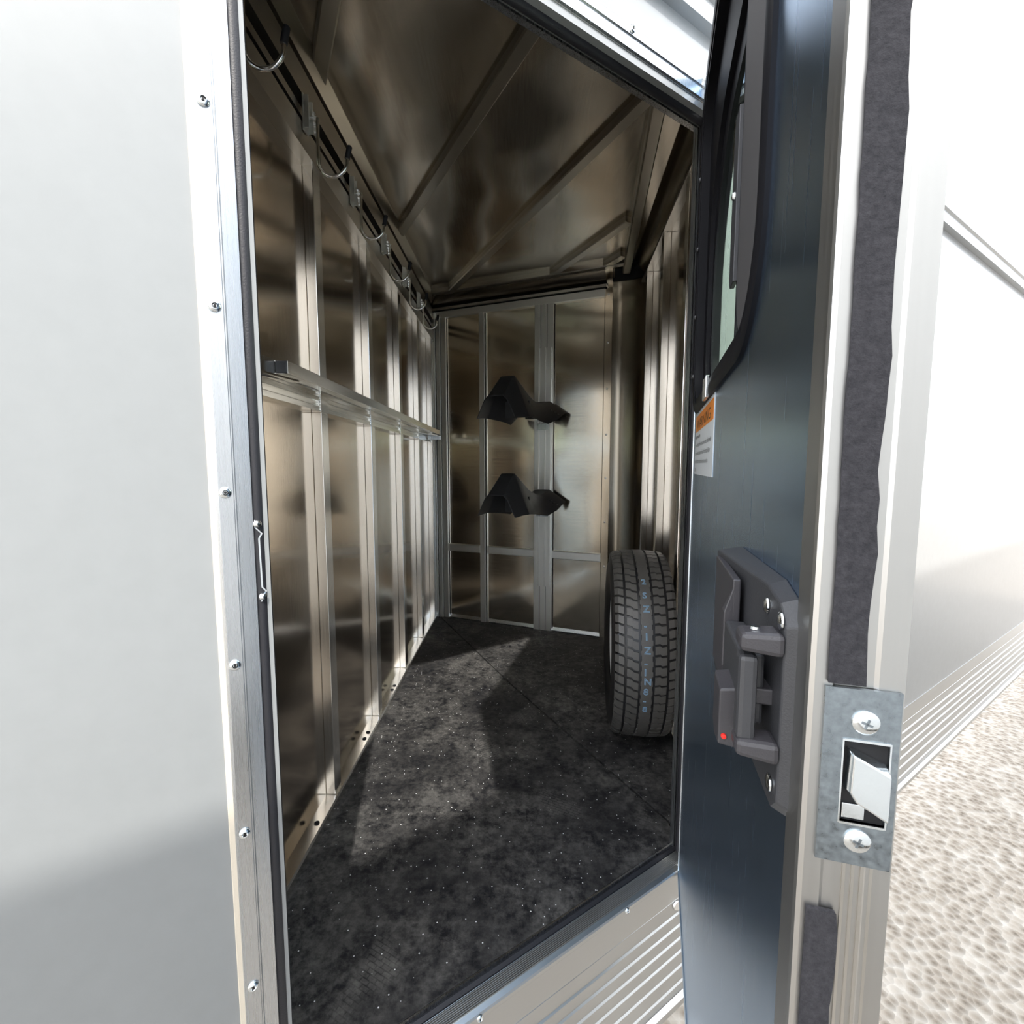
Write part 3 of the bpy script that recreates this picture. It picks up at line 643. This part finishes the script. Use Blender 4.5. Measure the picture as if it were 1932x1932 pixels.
for (x0, x1, ph, sl_) in rows:
    for i in range(NB):
        a0 = 2*math.pi*(i+ph)/NB; a1 = a0+2*math.pi/NB*.76
        sh_ = .014*(1 if x0 > 0 else 1)
        def q_(x, a, r): return tp(a-(x-x0)/.04*.030*sl_*2*(1 if x0 > 0 else -1), r, x)
        xm = (x0+x1)/2
        def rr(x, d): return min(rad(x), .3275)-d-(.006 if abs(x) > .09 else 0)
        xs = [x0, xm-.003, xm+.003, x1]; jog = [0, 0, .016, .016] if abs(x0) < .065 else [0, 0, 0, 0]
        lo = []; 
        for x, j in zip(xs, jog):
            lo.append([q_(x, a0+j, rr(x, 0)), q_(x, a1+j, rr(x, 0)), q_(x, a1+j, rr(x, .014)), q_(x, a0+j, rr(x, .014))])
        tb.ring(lo, True)
# centre rib with small side notches
for i in range(NB*2):
    a0 = 2*math.pi*i/(NB*2); a1 = 2*math.pi*(i+1)/(NB*2); wx = .0185 if i % 2 else .0160
    tb.prism([tp(a0, .3275, -wx), tp(a1, .3275, -wx), tp(a1, .315, -wx), tp(a0, .315, -wx)], [tp(a0, .3275, wx), tp(a1, .3275, wx), tp(a1, .315, wx), tp(a0, .315, wx)])
tb.build('tread', 'tread', sp_)
for sg in (-1, 1):                       # shoulder ribs running down the sidewall
    rbs = MB()
    for i in range(NB*2):
        a0 = 2*math.pi*i/(NB*2)
        rbs.prism([tp(a0, .300, sg*.0965), tp(a0+.012, .300, sg*.0965), tp(a0+.012, .300, sg*.092), tp(a0, .300, sg*.092)], [tp(a0, .3165, sg*.0885), tp(a0+.012, .3165, sg*.0885), tp(a0+.012, .3165, sg*.080), tp(a0, .3165, sg*.080)])
    rbs.build('shoulder_ribs', 'tyre', sp_)
rp = [(-.078,.188), (-.086,.196), (-.088,.196), (-.084,.186), (-.070,.176), (-.050,.170), (-.020,.160), (.030,.160), (.060,.172), (.078,.188), (.070,.190), (-.07,.190)]
rm_ = MB(); nr = len(rp)
for i in range(64): rm_.v += [tp(2*math.pi*i/64, r, x) for x, r in rp]
for i in range(64):
    for j in range(nr): rm_.f.append((i*nr+j, i*nr+(j+1) % nr, ((i+1) % 64)*nr+(j+1) % nr, ((i+1) % 64)*nr+j))
rm = rm_.build('wheel_rim', 'rim', sp_, 0, True)
dsc = MB().disc(TC-ax*.015, ax, [(0,.162), (.004,.162), (.012,.12), (.0,.075), (-.020,.07), (-.020,.055), (.006,.054)], 48).build('wheel_disc', 'rim', sp_, 0, True)
for k in range(5):
    a = 2*math.pi*k/5+.3; MB().disc(TC-ax*.022+(fx*math.cos(a)+uz*math.sin(a))*.062, -ax, [(0,.009), (.004,.009), (.0045,.001)], 14).build('bolt_hole', 'dark', dsc)
# pale blue characters inked on the centre rib
def rimtext(ch_, adeg, size=.030):
    cu = bpy.data.curves.new('t', 'FONT'); cu.body = ch_; cu.size = size; cu.fill_mode = 'NONE'; cu.bevel_depth = .0009; cu.bevel_resolution = 1; cu.resolution_u = 2
    to = bpy.data.objects.new('t', cu); col.objects.link(to)
    me = bpy.data.meshes.new_from_object(to.evaluated_get(bpy.context.evaluated_depsgraph_get())); bpy.data.objects.remove(to); bpy.data.curves.remove(cu)
    for v_ in me.vertices:
        x, y, z_ = v_.co; v_.co = tp(R(adeg)-y/TR, .3276+z_*.5, x-.009)-sp_.location
    ob = bpy.data.objects.new('inked_character', me); col.objects.link(ob); me.materials.append(M['paint']); ob.parent = sp_
for ch_, ad in (('8', 202.0), ('-', 196.0), ('8', 190.5), ('N', 184.5), ('I', 179.5), ('-', 174.5), ('Z', 168.0), ('1', 161.0), ('-', 155.0), ('Z', 146.0), ('S', 138.0), ('2', 129.0)):
    rimtext(ch_, ad)

# ------------------------------------------------------------------ trailer parked alongside, behind the photographer
nb = MB(); QO = -1.95
prf = [(QO, -.10), (QO, 2.72), (QO-.10, 2.90), (QO-2.0, 2.90), (QO-2.1, 2.72), (QO-2.1, -.10)]
ntr = empty('parked_trailer', DF(.5, QO-1, -.52)); tag(ntr, 'white enclosed trailer parked alongside, opposite the open door', 'trailer')
nb.ext(DF, prf, -4.5, 5.5).build('trailer_body', 'white2', ntr)
MB().box(DF, -4.5, 5.5, QO-2.12, QO+.02, -.20, -.10).build('trailer_skirt', 'aluh', ntr)
for s in (-1.2, -.4):
    MB().disc(DF(s, QO-.02, -.19), DF.n, [(-.2,.20), (-.2,.33), (0,.33), (.01,.30), (.01,.20), (0,.18)], 40).build('wheel', 'tyre', ntr, 0, True)
